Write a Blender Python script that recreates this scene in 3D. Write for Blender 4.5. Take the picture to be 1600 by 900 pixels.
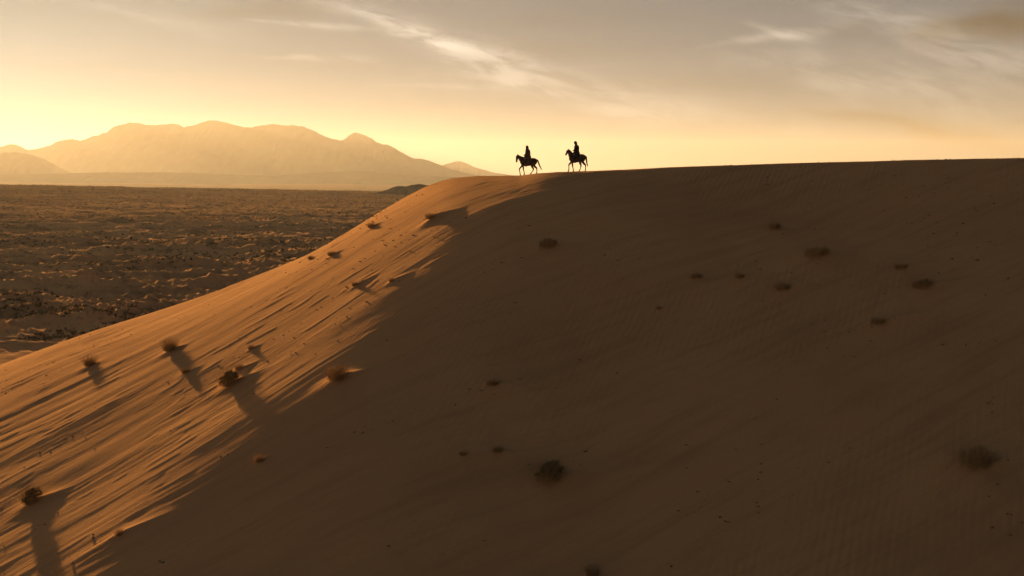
import bpy, bmesh, math, random
import numpy as np
from mathutils import Vector, Matrix

# ------------------------------------------------------------------ scene, camera, sky, sun, exposure
for o in list(bpy.data.objects): bpy.data.objects.remove(o, do_unlink=True)
sc = bpy.context.scene
COL = sc.collection
W, H, F, HZ = 1600., 900., 1350., 272.          # photo size, focal length in photo pixels, horizon row
PITCH = math.atan((H/2-HZ)/F)
CP, SP = math.cos(PITCH), math.sin(PITCH)
def ray(px, py):
    a = (np.asarray(px, float)-W/2)/F; b = (H/2-np.asarray(py, float))/F
    return np.stack([a, CP+b*SP, -SP+b*CP], -1)
def at(px, py, Y):
    r = ray(px, py); return r*(Y/r[..., 1])

cam = bpy.data.cameras.new('camera'); camo = bpy.data.objects.new('camera', cam); COL.objects.link(camo)
cam.sensor_width = 36.0; cam.lens = F/W*36.0; cam.clip_start = .5; cam.clip_end = 60000
camo.rotation_euler = (math.pi/2-PITCH, 0, 0)
sc.camera = camo
sc.view_settings.view_transform = 'Standard'; sc.view_settings.look = 'None'
sc.view_settings.gamma = 1.0; sc.view_settings.use_curve_mapping = False
sc.view_settings.exposure = 1.95
sc.cycles.use_denoising = True
sc.cycles.volume_bounces = 0
sc.cycles.max_bounces = 3
sc.cycles.diffuse_bounces = 2
sc.cycles.transparent_max_bounces = 4

SUN = ray(-130, 75); SUN = SUN/np.linalg.norm(SUN)
SUN_EL = math.asin(SUN[2]); SUN_AZ = math.atan2(SUN[0], SUN[1])

world = bpy.data.worlds.new('World'); sc.world = world; world.use_nodes = True
nt = world.node_tree; nt.nodes.clear()
class G:
    """small helper that writes math nodes into one node tree"""
    def __init__(s, nt): s.nt = nt
    def new(s, t): return s.nt.nodes.new(t)
    def put(s, sock, v):
        if isinstance(v, bpy.types.NodeSocket): s.nt.links.new(v, sock)
        elif v is not None: sock.default_value = v
    def m(s, op, a, b=None, c=None, clamp=False):
        n = s.new('ShaderNodeMath'); n.operation = op; n.use_clamp = clamp
        for i, v in enumerate((a, b, c)): s.put(n.inputs[i], v)
        return n.outputs[0]
    def add(s, a, b): return s.m('ADD', a, b)
    def sub(s, a, b): return s.m('SUBTRACT', a, b)
    def mul(s, a, b): return s.m('MULTIPLY', a, b)
    def ramp(s, v, lo, hi, a=0., b=1.):
        n = s.new('ShaderNodeMapRange'); n.interpolation_type = 'SMOOTHSTEP'; n.clamp = True
        for i, q in enumerate((v, lo, hi, a, b)): s.put(n.inputs[i], q)
        return n.outputs[0]
    def vec(s, x, y, z=0.):
        n = s.new('ShaderNodeCombineXYZ')
        for i, v in enumerate((x, y, z)): s.put(n.inputs[i], v)
        return n.outputs[0]
    def noise(s, v, scale, detail=4., rough=.55, dist=0.):
        n = s.new('ShaderNodeTexNoise'); s.put(n.inputs['Vector'], v)
        n.inputs['Scale'].default_value = scale; n.inputs['Detail'].default_value = detail
        n.inputs['Roughness'].default_value = rough; n.inputs['Distortion'].default_value = dist
        return n.outputs[0]
    def mix(s, f, a, b, mode='MIX'):
        n = s.new('ShaderNodeMix'); n.data_type = 'RGBA'; n.blend_type = mode
        s.put(n.inputs[0], f); s.put(n.inputs[6], a); s.put(n.inputs[7], b)
        return n.outputs[2]
    def scale(s, col, f):
        n = s.new('ShaderNodeVectorMath'); n.operation = 'SCALE'; s.put(n.inputs[0], col); s.put(n.inputs[3], f)
        return n.outputs[0]

g = G(nt)
tc = g.new('ShaderNodeTexCoord')
sepn = g.new('ShaderNodeSeparateXYZ'); nt.links.new(tc.outputs['Generated'], sepn.inputs[0])
dx, dy, dz = sepn.outputs
sky = g.new('ShaderNodeTexSky'); sky.sky_type = 'NISHITA'; sky.sun_disc = False
sky.sun_elevation = SUN_EL; sky.sun_rotation = SUN_AZ
sky.dust_density = 1.6; sky.air_density = 1.0; sky.ozone_density = 1.0
gam = g.new('ShaderNodeGamma'); nt.links.new(sky.outputs[0], gam.inputs[0]); gam.inputs[1].default_value = .38
hsv = g.new('ShaderNodeHueSaturation'); hsv.inputs['Saturation'].default_value = .85; nt.links.new(gam.outputs[0], hsv.inputs['Color'])
skyc = g.mix(1.0, hsv.outputs[0], (.86, 1.17, 1.46, 1), 'MULTIPLY')
skyc = g.scale(skyc, g.add(.92, g.mul(g.m('POWER', 2.718, g.mul(g.m('MAXIMUM', dz, 0.), -11.)), .95)))     # dusty air is brightest low down, all round
# high thin cloud: everywhere by noise on a flat layer, plus the longer plumes in this part of the sky
zz = g.m('MAXIMUM', g.add(dz, .06), .02)
lx, ly = g.m('DIVIDE', dx, zz), g.m('DIVIDE', dy, zz)
ca, sa = math.cos(math.radians(12)), math.sin(math.radians(12))
al = g.add(g.mul(lx, ca), g.mul(ly, -sa)); ac = g.add(g.mul(lx, sa), g.mul(ly, ca))
nA = g.noise(g.vec(g.mul(al, .30), g.mul(ac, .55), 3.1), 1.0, 4, .62, .8)
nB = g.noise(g.vec(g.mul(al, .9), g.mul(ac, 2.0), 9.7), 1.0, 4, .65, .6)
low = g.ramp(dz, .03, .12)
veil = g.mul(g.ramp(nA, .50, .78), g.mul(g.ramp(nB, .36, .70, .25, 1.), low))
dark = g.mul(g.ramp(nA, .48, .26), low)
yy = g.m('MAXIMUM', dy, .05); fu, fv = g.m('DIVIDE', dx, yy), g.m('DIVIDE', dz, yy); front = g.ramp(dy, .2, .5)
tw = math.radians(-13); fa_ = g.add(g.mul(fu, math.cos(tw)), g.mul(fv, math.sin(tw))); fc_ = g.add(g.mul(fu, -math.sin(tw)), g.mul(fv, math.cos(tw)))
wob = g.mul(g.sub(g.noise(g.vec(g.mul(fa_, 7.), g.mul(fc_, 16.), 1.), 1.0, 2, .6), .5), 2.4)
fib = g.noise(g.vec(g.mul(fa_, 13.), g.mul(fc_, 70.), 2.), 1.0, 4, .68, .5)
def plume(px0, py0, px1, py1, w, gain, fray=.5):
    """one long cloud streak, from a thin head to a frayed tail, placed by the directions of its ends"""
    r0, r1 = ray(px0, py0), ray(px1, py1)
    u0, v0, u1, v1 = r0[0]/r0[1], r0[2]/r0[1], r1[0]/r1[1], r1[2]/r1[1]
    L = math.hypot(u1-u0, v1-v0); c, s_ = (u1-u0)/L, (v1-v0)/L; w = w/F
    S = g.m('MULTIPLY_ADD', fu, c/L, g.m('MULTIPLY_ADD', fv, s_/L, -(u0*c+v0*s_)/L))
    q = g.m('MULTIPLY_ADD', fu, -s_/w, g.m('MULTIPLY_ADD', fv, c/w, (u0*s_-v0*c)/w))
    q = g.m('DIVIDE', g.add(q, wob), g.ramp(S, -.05, .75, .35, 1.))
    core = g.m('POWER', 2.718, g.mul(g.mul(q, q), -1.))
    e = g.m('MULTIPLY', g.mul(S, 4.*gain), g.sub(1., S), clamp=False)
    return g.mul(core, g.m('MAXIMUM', e, 0.))
pl = None
for a in [(440,-20,940,155,25,.80), (520,10,870,112,12,.7), (370,30,570,46,5,.75), (520,36,780,86,6,.55),
          (380,90,600,92,5,.6), (560,130,820,138,5,.4), (720,95,1120,190,28,.50),
          (60,-10,420,60,14,.30), (1080,74,1340,36,9,.6), (1150,26,1300,76,11,.5), (1250,5,1520,55,24,.55), (1100,85,1660,165,44,.50),
          (1380,60,1740,115,30,.5), (860,150,1360,215,22,.25)]:
    p_ = plume(*a); pl = p_ if pl is None else g.add(pl, p_)
pl = g.mul(pl, g.ramp(fib, .32, .62, .12, 1.25))
pd = None
for a in [(1230,165,1660,240,17,.34), (1400,60,1700,20,32,.40), (250,30,560,5,18,.12)]:
    p_ = plume(*a); pd = p_ if pd is None else g.add(pd, p_)
pd = g.mul(pd, g.ramp(fib, .25, .6, .4, 1.1))
bright = g.add(g.mul(veil, .45), g.mul(pl, front)); dark = g.add(g.mul(dark, .10), g.mul(pd, front))
skyc = g.scale(skyc, g.sub(1., g.mul(dark, 1.5)))
skyc = g.mix(g.mul(dark, 1.4), skyc, g.mix(1.0, skyc, (1.10, .97, .82, 1), 'MULTIPLY'))
skyc = g.mix(1.0, skyc, g.scale(g.vec(3.4, 2.9, 2.2), bright), 'ADD')
bg = g.new('ShaderNodeBackground'); nt.links.new(skyc, bg.inputs[0]); bg.inputs[1].default_value = .0195
world.cycles.sampling_method = 'MANUAL'; world.cycles.sample_map_resolution = 256
wo = g.new('ShaderNodeOutputWorld'); nt.links.new(bg.outputs[0], wo.inputs[0])

sun = bpy.data.lights.new('sun', 'SUN'); suno = bpy.data.objects.new('sun', sun); COL.objects.link(suno)
sun.energy = 5.0; sun.angle = math.radians(1.2); sun.color = (1.0, .60, .24)
suno.rotation_euler = Vector(SUN).to_track_quat('Z', 'Y').to_euler()
suno.location = (-200, 300, 90)

# ------------------------------------------------------------------ helpers
def tag(o, label=None, cat=None, group=None, kind=None):
    if label: o['label'] = label
    if cat: o['category'] = cat
    if group: o['group'] = group
    if kind: o['kind'] = kind
    return o
def link(name, me, mat=None, parent=None, smooth=True):
    o = bpy.data.objects.new(name, me); COL.objects.link(o)
    if mat is not None: me.materials.append(mat)
    if parent is not None: o.parent = parent
    if smooth and len(me.polygons): me.polygons.foreach_set('use_smooth', np.ones(len(me.polygons), bool))
    return o
def mesh_np(name, V, Fq, nside):
    me = bpy.data.meshes.new(name)
    V = np.ascontiguousarray(V, np.float32); Fq = np.ascontiguousarray(Fq, np.int32)
    me.vertices.add(len(V)); me.vertices.foreach_set('co', V.ravel())
    n = len(Fq); me.loops.add(n*nside); me.loops.foreach_set('vertex_index', Fq.ravel())
    me.polygons.add(n); me.polygons.foreach_set('loop_start', np.arange(n, dtype=np.int32)*nside)
    me.update(calc_edges=True); return me
def grid_faces(nx, ny, wrap=False):
    i = np.arange(nx if wrap else nx-1); j = np.arange(ny-1)
    I, J = np.meshgrid(i, j); I2 = (I+1) % nx
    return np.stack([J*nx+I, J*nx+I2, (J+1)*nx+I2, (J+1)*nx+I], -1).reshape(-1, 4)
rngp = np.random.RandomState(7)
PERM = rngp.permutation(4096); ANG = rngp.rand(4096)*2*np.pi; GX, GY = np.cos(ANG), np.sin(ANG)
def pn(x, y, seed=0):
    """gradient noise, about -0.7..0.7"""
    xi = np.floor(x).astype(np.int64); yi = np.floor(y).astype(np.int64); fx, fy = x-xi, y-yi
    u = fx*fx*fx*(fx*(fx*6-15)+10); v = fy*fy*fy*(fy*(fy*6-15)+10)
    def gr(a, b, dx_, dy_):
        h = PERM[(PERM[(a+seed*131) & 4095]+b) & 4095]; return GX[h]*dx_+GY[h]*dy_
    n0 = gr(xi, yi, fx, fy)*(1-u)+gr(xi+1, yi, fx-1, fy)*u
    n1 = gr(xi, yi+1, fx, fy-1)*(1-u)+gr(xi+1, yi+1, fx-1, fy-1)*u
    return n0*(1-v)+n1*v
def fbm(x, y, oct=4, seed=0, gain=.5):
    r = 0; a = 1.; f = 1.
    for k in range(oct): r = r+a*pn(x*f, y*f, seed+k); a *= gain; f *= 2.03
    return r
def sstep(a, b, x):
    t = np.clip((x-a)/(b-a), 0, 1); return t*t*(3-2*t)
def pchip(x, y):
    x = np.asarray(x, float); y = np.asarray(y, float)
    h = np.diff(x); d = np.diff(y)/h; m = np.zeros_like(y); m[0] = d[0]; m[-1] = d[-1]
    for i in range(1, len(x)-1): m[i] = 0 if d[i-1]*d[i] <= 0 else 2*d[i-1]*d[i]/(d[i-1]+d[i])
    def f(q):
        q = np.asarray(q, float); i = np.clip(np.searchsorted(x, q)-1, 0, len(x)-2); t = (q-x[i])/h[i]
        r = (2*t**3-3*t**2+1)*y[i]+(t**3-2*t**2+t)*h[i]*m[i]+(-2*t**3+3*t**2)*y[i+1]+(t**3-t**2)*h[i]*m[i+1]
        r = np.where(q < x[0], y[0]+m[0]*(q-x[0]), r); return np.where(q > x[-1], y[-1]+m[-1]*(q-x[-1]), r)
    return f
def smin(a, b, k):
    h = np.clip(.5+.5*(b-a)/k, 0, 1); return b*(1-h)+a*h-k*h*(1-h)

# ------------------------------------------------------------------ materials
def material(name):
    m = bpy.data.materials.new(name); m.use_nodes = True; t = m.node_tree; t.nodes.clear()
    gg = G(t); b = gg.new('ShaderNodeBsdfPrincipled'); o = gg.new('ShaderNodeOutputMaterial')
    t.links.new(b.outputs[0], o.inputs[0]); return m, gg, b
def simple(name, col, col2=None, scale=6., rough=.85, bump=0.):
    m, gg, b = material(name); c = gg.new('ShaderNodeTexCoord')
    n = gg.noise(c.outputs['Object'], scale, 5, .6)
    gg.put(b.inputs['Base Color'], gg.mix(gg.ramp(n, .35, .65), (*col, 1), (*(col2 or [q*.65 for q in col]), 1)))
    b.inputs['Roughness'].default_value = rough; b.inputs['Specular IOR Level'].default_value = 0. if rough > .8 else .2
    if bump:
        bp = gg.new('ShaderNodeBump'); bp.inputs['Strength'].default_value = .6; bp.inputs['Distance'].default_value = bump
        gg.put(bp.inputs['Height'], n); gg.put(b.inputs['Normal'], bp.outputs[0])
    return m
def sand_material():
    m, gg, b = material('sand')
    c = gg.new('ShaderNodeTexCoord'); s = gg.new('ShaderNodeSeparateXYZ'); gg.put(s.inputs[0], c.outputs['Object'])
    x, y, z = s.outputs
    fl = gg.vec(gg.add(gg.mul(x, .91), gg.mul(y, .41)), gg.sub(gg.mul(y, .91), gg.mul(x, .41)), 0.)
    sf = gg.new('ShaderNodeSeparateXYZ'); gg.put(sf.inputs[0], fl); fa, fc = sf.outputs[0], sf.outputs[1]
    big = gg.noise(gg.vec(gg.mul(x, .05), gg.mul(y, .09), 0.), 1., 5, .6, .5)
    strk = gg.noise(gg.vec(gg.mul(fa, .10), gg.mul(fc, 1.6), 2.), 1., 6, .65, .3)
    grain = gg.noise(c.outputs['Object'], 14., 4, .7)
    col = gg.mix(gg.ramp(big, .3, .7), (.43, .236, .106, 1), (.365, .199, .093, 1))
    col = gg.mix(gg.ramp(strk, .42, .72, 0., .5), col, (.28, .156, .076, 1))
    col = gg.mix(gg.ramp(grain, .5, .8, 0., .35), col, (.23, .132, .070, 1))
    gg.put(b.inputs['Base Color'], col); b.inputs['Roughness'].default_value = .95; b.inputs['Specular IOR Level'].default_value = 0.
    # wind ripples (crests run up the slope), fading in and out, and loose grain
    wx = gg.noise(gg.vec(gg.mul(x, .35), gg.mul(y, .35), 5.), 1., 3, .5)
    ph = gg.add(gg.mul(gg.add(x, gg.mul(y, -.55)), 14.5), gg.mul(wx, 9.0))
    rip = gg.m('SINE', ph)
    mask = gg.ramp(gg.noise(gg.vec(gg.mul(x, .055), gg.mul(y, .07), 8.), 1., 3, .5), .40, .62)
    side = gg.ramp(x, -14., 8.)
    h = gg.mul(gg.mul(rip, .042), gg.mul(mask, side))
    h = gg.add(h, gg.mul(gg.sub(grain, .5), .03))
    h = gg.add(h, gg.mul(gg.sub(gg.noise(gg.vec(gg.mul(fa, .5), gg.mul(fc, 5.), 4.), 1., 4, .65), .5), .05))
    bp = gg.new('ShaderNodeBump'); bp.inputs['Strength'].default_value = .75; bp.inputs['Distance'].default_value = 1.0
    gg.put(bp.inputs['Height'], h); gg.put(b.inputs['Normal'], bp.outputs[0])
    return m
def plain_material():
    m, gg, b = material('desert_plain')
    c = gg.new('ShaderNodeTexCoord'); s = gg.new('ShaderNodeSeparateXYZ'); gg.put(s.inputs[0], c.outputs['Object'])
    x, y, z = s.outputs
    big = gg.noise(gg.vec(gg.mul(x, .006), gg.mul(y, .016), 0.), 1., 5, .6, .6)
    mid = gg.noise(gg.vec(gg.mul(x, .06), gg.mul(y, .11), 3.), 1., 6, .65, .4)
    fine = gg.noise(gg.vec(x, y, 7.), .8, 5, .7)
    col = gg.mix(gg.ramp(big, .38, .62), (.31, .172, .086, 1), (.45, .25, .118, 1))
    col = gg.mix(gg.ramp(mid, .45, .66, 0., .75), col, (.12, .080, .048, 1))
    col = gg.mix(gg.ramp(fine, .52, .72, 0., .6), col, (.075, .054, .034, 1))
    d = gg.m('SQRT', gg.add(gg.mul(x, x), gg.mul(y, y)))
    edge = gg.add(d, gg.mul(gg.sub(mid, .5), 60.))
    col = gg.mix(gg.ramp(edge, 150., 128.), col, (.38, .21, .10, 1))
    col = gg.mix(gg.ramp(d, 350., 1100., 0., .55), col, (.12, .078, .045, 1))          # closed scrub further out
    gg.put(b.inputs['Base Color'], col); b.inputs['Roughness'].default_value = .95; b.inputs['Specular IOR Level'].default_value = 0.
    bp = gg.new('ShaderNodeBump'); bp.inputs['Strength'].default_value = .8; bp.inputs['Distance'].default_value = 1.0
    gg.put(bp.inputs['Height'], gg.mul(fine, .35)); gg.put(b.inputs['Normal'], bp.outputs[0])
    return m
M = {
 'sand': sand_material(), 'plain': plain_material(),
 'rock': simple('mountain_rock', (.11, .08, .06), (.085, .063, .048), .004, .95),
 'hill': simple('hill_rock', (.13, .09, .065), (.085, .062, .048), .05, .95, .8),
 'clod': simple('clod', (.16, .105, .062), (.09, .062, .04), 3., .95),
 'scrub': simple('scrub', (.085, .062, .032), (.13, .085, .045), .3, .9),
 'dry': simple('dry_grass', (.40, .26, .125), (.29, .19, .09), 2., .85),
 'olive': simple('olive_foliage', (.15, .122, .052), (.21, .16, .07), 3., .85),
 'twig': simple('twig', (.19, .125, .068), None, 5., .9),
 'bay': simple('bay_coat', (.045, .026, .016), (.028, .017, .012), 4., .6),
 'darkcoat': simple('dark_coat', (.032, .022, .016), (.020, .014, .011), 4., .6),
 'hair': simple('horse_hair', (.014, .011, .009), None, 9., .7),
 'leather': simple('leather', (.050, .028, .016), None, 8., .6),
 'blanket': simple('blanket', (.075, .050, .035), None, 7., .9),
 'robe': simple('brown_robe', (.060, .046, .034), (.040, .031, .024), 5., .95),
 'coat': simple('black_coat', (.030, .030, .030), (.020, .020, .021), 5., .95),
 'scarf': simple('scarf', (.045, .036, .030), None, 8., .95),
 'skin': simple('skin', (.24, .13, .085), (.20, .105, .07), 5., .6),
 'boot': simple('boot', (.022, .017, .014), None, 6., .6),
 'trouser': simple('trouser', (.040, .034, .028), None, 6., .95),
}

# ------------------------------------------------------------------ the dune: three faces meeting in a nose
CR = [(1600,246,71.7),(1300,253,73),(1000,264,74.5),(900,268.5,75),(820,271.5,75.6),(790,273.5,79.5),(745,276.5,87),(690,283,93),
      (640,306,95),(600,330,95.5),(500,389,94.5),(400,431,94.5),(300,468,95.5),(150,514,98),(60,548,100)]
CP3 = np.array([at(a, b, c) for a, b, c in CR]); CP3 = CP3[np.argsort(CP3[:, 0])]
zc = pchip(CP3[:, 0], CP3[:, 2]); yc = pchip(CP3[:, 0], CP3[:, 1])
def flank_plane(x, y): return .15+.44*(x-.8)+.20*(y-75.2)
LFT = CP3[CP3[:, 0] < 1]
corr = pchip(np.r_[LFT[:, 0], 30], np.r_[LFT[:, 2]-flank_plane(LFT[:, 0], LFT[:, 1]), -.49])
def soften(f, sig, lo=-75., hi=60.):
    q = np.arange(lo, hi, .25); v = f(q); k = np.arange(-int(3*sig/.25), int(3*sig/.25)+1)*.25; w = np.exp(-(k/sig)**2/2); w /= w.sum()
    n_ = len(k)//2; v = np.convolve(np.r_[np.full(n_, v[0]), v, np.full(n_, v[-1])], w, 'valid'); return lambda x: np.interp(x, q, v)
corr = soften(lambda x, f=corr: f(np.clip(x, -60, 29)), 4.5)
FLANK = soften(pchip([-75, -45, -30, -20, -10, -5, 0, 6], [44, 42, 38, 35, 30, 26, 20, 18]), 2.)
def faces(x, y):
    d = yc(x)-y
    B = flank_plane(x, y)+corr(np.minimum(x, 29))
    D = FLANK(x); dp = np.maximum(d, 0); q = np.minimum(dp, D)                   # the flank rolls over: flat at the skyline, steeper towards the shaded face
    B = B+(.2*dp-.158*q*q/D-.316*(dp-q))*sstep(6, -6, x)
    A = 1.75+.08*(x-.8)-.57*(75.4-y)
    A = A+3.0*np.exp(-((x-.5)/10.)**2-((y-65)/12.)**2)+4.6*sstep(5, -12, x)*np.exp(-((y-55)/19.)**2)+.7
    A = A+.0085*np.clip(62-y, 0, 30)**2*sstep(-6, -30, x)
    C = zc(x)+.14*d-.0022*np.maximum(-d, 0)**2
    return A, B, C, d
CREST_FIX = [lambda x: 0*x]
def base(x, y):
    A, B, C, d = faces(x, y)
    z = smin(A, B, 6.5)+.15
    z = smin(z+.2, C+.25, 1.0)
    z = z-.0022*np.maximum(0, x-110)**2+CREST_FIX[0](x)*np.exp(-(d/14.)**2)
    return z
def skyline(px, fn):
    """where the view ray through column px grazes the dune top"""
    yy_ = np.linspace(60, 125, 1301); u_ = (px-W/2)/F/CP; xx_ = u_*yy_*1.0; e_ = fn(xx_, yy_)/yy_; i_ = int(np.argmax(e_))
    return xx_[i_], yy_[i_], e_[i_]
for it in range(6):                              # lift the crest where the rounding of the edges has lowered it
    S_ = [skyline(a, base) for a, b, c in CR[:13]]
    er = np.array([(ray(a, b)[2]/ray(a, b)[1]-s_[2])*s_[1] for (a, b, c), s_ in zip(CR, S_)])
    xs_ = np.array([s_[0] for s_ in S_]); old = CREST_FIX[0](xs_); o_ = np.argsort(xs_)
    fx, fv_ = xs_[o_].copy(), (old+er*.9)[o_].copy(); ff = pchip(fx, fv_)
    CREST_FIX[0] = soften(lambda x, ff=ff, a_=fx[0], b_=fx[-1]: ff(np.clip(x, a_, b_)), 1.8)
def hit(px, py, fn, t0=28., t1=220.):
    r = ray(px, py); t = np.arange(t0, t1, .05); p = r[None, :]*t[:, None]
    i = int(np.argmax(p[:, 2] < fn(p[:, 0], p[:, 1]))); return p[i]

# plants on the dune: photo pixel of the foot, width and height in photo pixels, kind, sand tail length (m), label
PLANTS = [
 (140,574,24,17,'grass',1.2,'small dark grass tuft alone high on the sunlit dune slope, near the left edge'),
 (265,551,28,22,'grass',1.8,'spiky grass tuft with long star shaped shadow on the sunlit slope'),
 (290,585,20,9,'grass',1.6,'low flat grass tuft throwing a narrow pointed shadow downslope'),
 (392,546,13,8,'grass',1.2,'tiny grass tuft with a wedge shadow just above the shadow edge'),
 (357,606,38,32,'shrub',3.0,'large rounded olive bush straddling the edge of the dune shadow'),
 (374,579,18,10,'grass',1.6,'small tuft just above the large olive bush on the shadow edge'),
 (526,600,40,30,'shrub',3.0,'rounded brown bush just inside the shadow, with a lit sand tail'),
 (580,358,16,9,'grass',1.6,'small spiky tuft highest on the lit slope, near the skyline'),
 (485,406,11,6,'grass',.8,'tiny dark tuft left of a slightly larger one on upper lit slope'),
 (518,401,18,8,'grass',1.4,'small two pointed tuft on upper lit slope, right of a tiny one'),
 (672,349,22,10,'grass',3.0,'tuft with grey shadow trailing right, below the dune crest'),
 (555,447,16,8,'grass',2.2,'low dark tuft in the middle of the streaked orange slope'),
 (612,441,12,6,'grass',2.0,'tiny tuft with a needle shadow close to the upper shadow edge'),
 (855,395,34,15,'shrub',3.2,'faint low bush in upper shade, below the two riders'),
 (48,790,36,34,'shrub',2.6,'dense bush at the lower left casting a long broad shadow'),
 (188,838,22,9,'grass',4.2,'low tuft at lower left with a lit sand ridge running from it'),
 (405,722,20,14,'grass',1.8,'pale thin tuft in the shade below the large olive bush'),
 (858,754,54,40,'shrub',4.6,'biggest dark olive bush in the lower middle of the shaded face'),
 (770,608,26,11,'grass',3.0,'faint low tuft in mid shade, above the biggest olive bush'),
 (778,713,18,12,'grass',3.4,'thin brown tuft at upper left of the biggest olive bush'),
 (724,718,14,9,'grass',3.4,'smaller of two thin tufts left of the biggest olive bush'),
 (1210,361,22,12,'grass',1.6,'topmost tuft on the right half of the shaded face'),
 (1275,407,46,17,'shrub',3.2,'wide flat bush in the upper right shade, under the topmost tuft'),
 (1088,441,22,9,'grass',1.6,'dark ragged tuft right of centre in the upper shade'),
 (1155,440,20,9,'grass',4.0,'faint tuft with a sand tail between the ragged tuft and flat bush'),
 (1222,461,28,12,'grass',4.4,'tawny tuft with a long sand tail below the wide flat bush'),
 (1408,423,24,9,'grass',4.6,'low tuft just above the rust brown bush at right'),
 (1440,458,34,18,'shrub',5.2,'rust brown bush with long sand tail at the right side'),
 (1372,516,30,10,'grass',5.2,'low tuft with pale sand tail below the rust brown bush'),
 (1030,485,12,5,'grass',2.6,'tiny dark tuft left of the tawny tuft, with a thin sand line'),
 (1524,740,62,42,'shrub',3.0,'large round twiggy bush near the lower right corner'),
 (925,903,26,26,'grass',1.0,'sparse upright grass stalks cut by the bottom edge of the picture'),
]
plant_xy = []
for p in PLANTS:
    q = hit(p[0], p[1], base); plant_xy.append(q)
FA = np.array([.91, .41]); FC = np.array([-.41, .91])     # down/up the lit flank, and across it
def dune_z(x, y, fine=True):
    A, B, C, d = faces(x, y)
    z = base(x, y)
    wl = sstep(-2.5, 3.0, A-B)*sstep(-2.5, 1.5, C-np.minimum(A, B))             # 1 on the lit flank
    # broad unevenness
    z = z+(.32-.16*wl)*fbm(x*.05+3, y*.07, 3, 11)*sstep(1., 9., d+0*x)+(1-wl)*.11*fbm(x*.16+y*.03, y*.33, 3, 12)*sstep(1., 5., d)
    fa = x*FA[0]+y*FA[1]; fc = x*FC[0]+y*FC[1]
    wv = .9*fbm(x*.05, y*.05, 2, 21)
    m1 = sstep(-.25, .35, fbm(x*.07, y*.10, 2, 34)); m2 = sstep(-.15, .35, fbm(fa*.05, fc*.16, 2, 35)); m3 = sstep(-.1, .4, fbm(fa*.09, fc*.30, 2, 37))
    st = .050*pn(fa*.055, (fc+wv)*1.15, 31)*m1+.038*pn(fa*.085, (fc+wv)*2.3, 32)*m2+.034*pn(fa*.12, (fc+wv)*4.1, 38)*m3+.085*pn(fa*.03, (fc+wv)*.42, 33)
    nearcrest = sstep(0.0, 1.5, d)*(.4+.6*sstep(2, 10, d))
    z = z+st*(wl*.95+.12)*nearcrest*.62
    # larger flutes low on the left
    z = z+.16*np.abs(pn(fa*.07, (fc+wv*1.5)*.42, 36))*sstep(-20, -30, x)*sstep(76, 66, y)
    # torn crusts: short scarps lying along the streaks
    cr = pn(fa*.30, fc*1.5, 41); z = z+.032*sstep(.24, .36, cr)*sstep(-.05, .25, pn(x*.09, y*.09, 42))*(wl*.8+.3)
    cr = pn(fa*.55+7, fc*2.4, 43); z = z+.020*sstep(.26, .36, cr)*sstep(-.1, .2, pn(x*.12, y*.12, 44))*(wl*.8+.3)
    if fine: z = z+.010*fbm(x*.8, y*1.1, 3, 51)
    # mound and wind tail at every plant (wind blows from the left)
    for (px, py, wpx, hpx, kind, L, lab), q in zip(PLANTS, plant_xy):
        w = wpx*q[1]/F; ex, ey = x-q[0], y-q[1]
        s_ = ex*.985+ey*.17; c_ = -ex*.17+ey*.985
        k = (s_ > -w*2) & (s_ < L*1.4) & (np.abs(c_) < w*2+.5)
        if not k.any(): continue
        s_, c_ = s_[k], c_[k]
        hm = min((.30+.34*sstep(-14, -4, q[0]))*w, .75)
        up = np.exp(-((s_/(w*.75))**2)-(c_/(w*.6))**2)*hm*.40
        tt = np.clip(s_/L, 0, 1); wd = w*(.36-.18*tt)+.04
        tail = hm*np.exp(-np.abs(c_-.03*s_)/wd)*(1-tt)**1.4*sstep(-w*.4, w*.35, s_)
        z[k] = z[k]+np.maximum(up, tail)
    return z
def axis(lo, a, b, hi, step, g_=1.12):
    c = list(np.arange(a, b, step)); s = step; v = a
    while v > lo: s *= g_; v -= s; c.insert(0, v)
    s = step; v = c[-1]
    while v < hi: s *= g_; v += s; c.append(v)
    return np.array(c)
gx = axis(-120, -60, 47, 280, .125); gy = axis(-20, 36.5, 101, 290, .125)
X, Y = np.meshgrid(gx, gy); Xf, Yf = X.ravel(), Y.ravel()
Z = dune_z(Xf, Yf)
Z = -smin(-Z, np.full_like(Z, 26.2), 2.4)
dune = link('dune', mesh_np('dune', np.stack([Xf, Yf, Z], -1), grid_faces(len(gx), len(gy)), 4), M['sand'])
tag(dune, 'tall sand dune with one sunlit flank and one shaded face', kind='structure')

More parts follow.
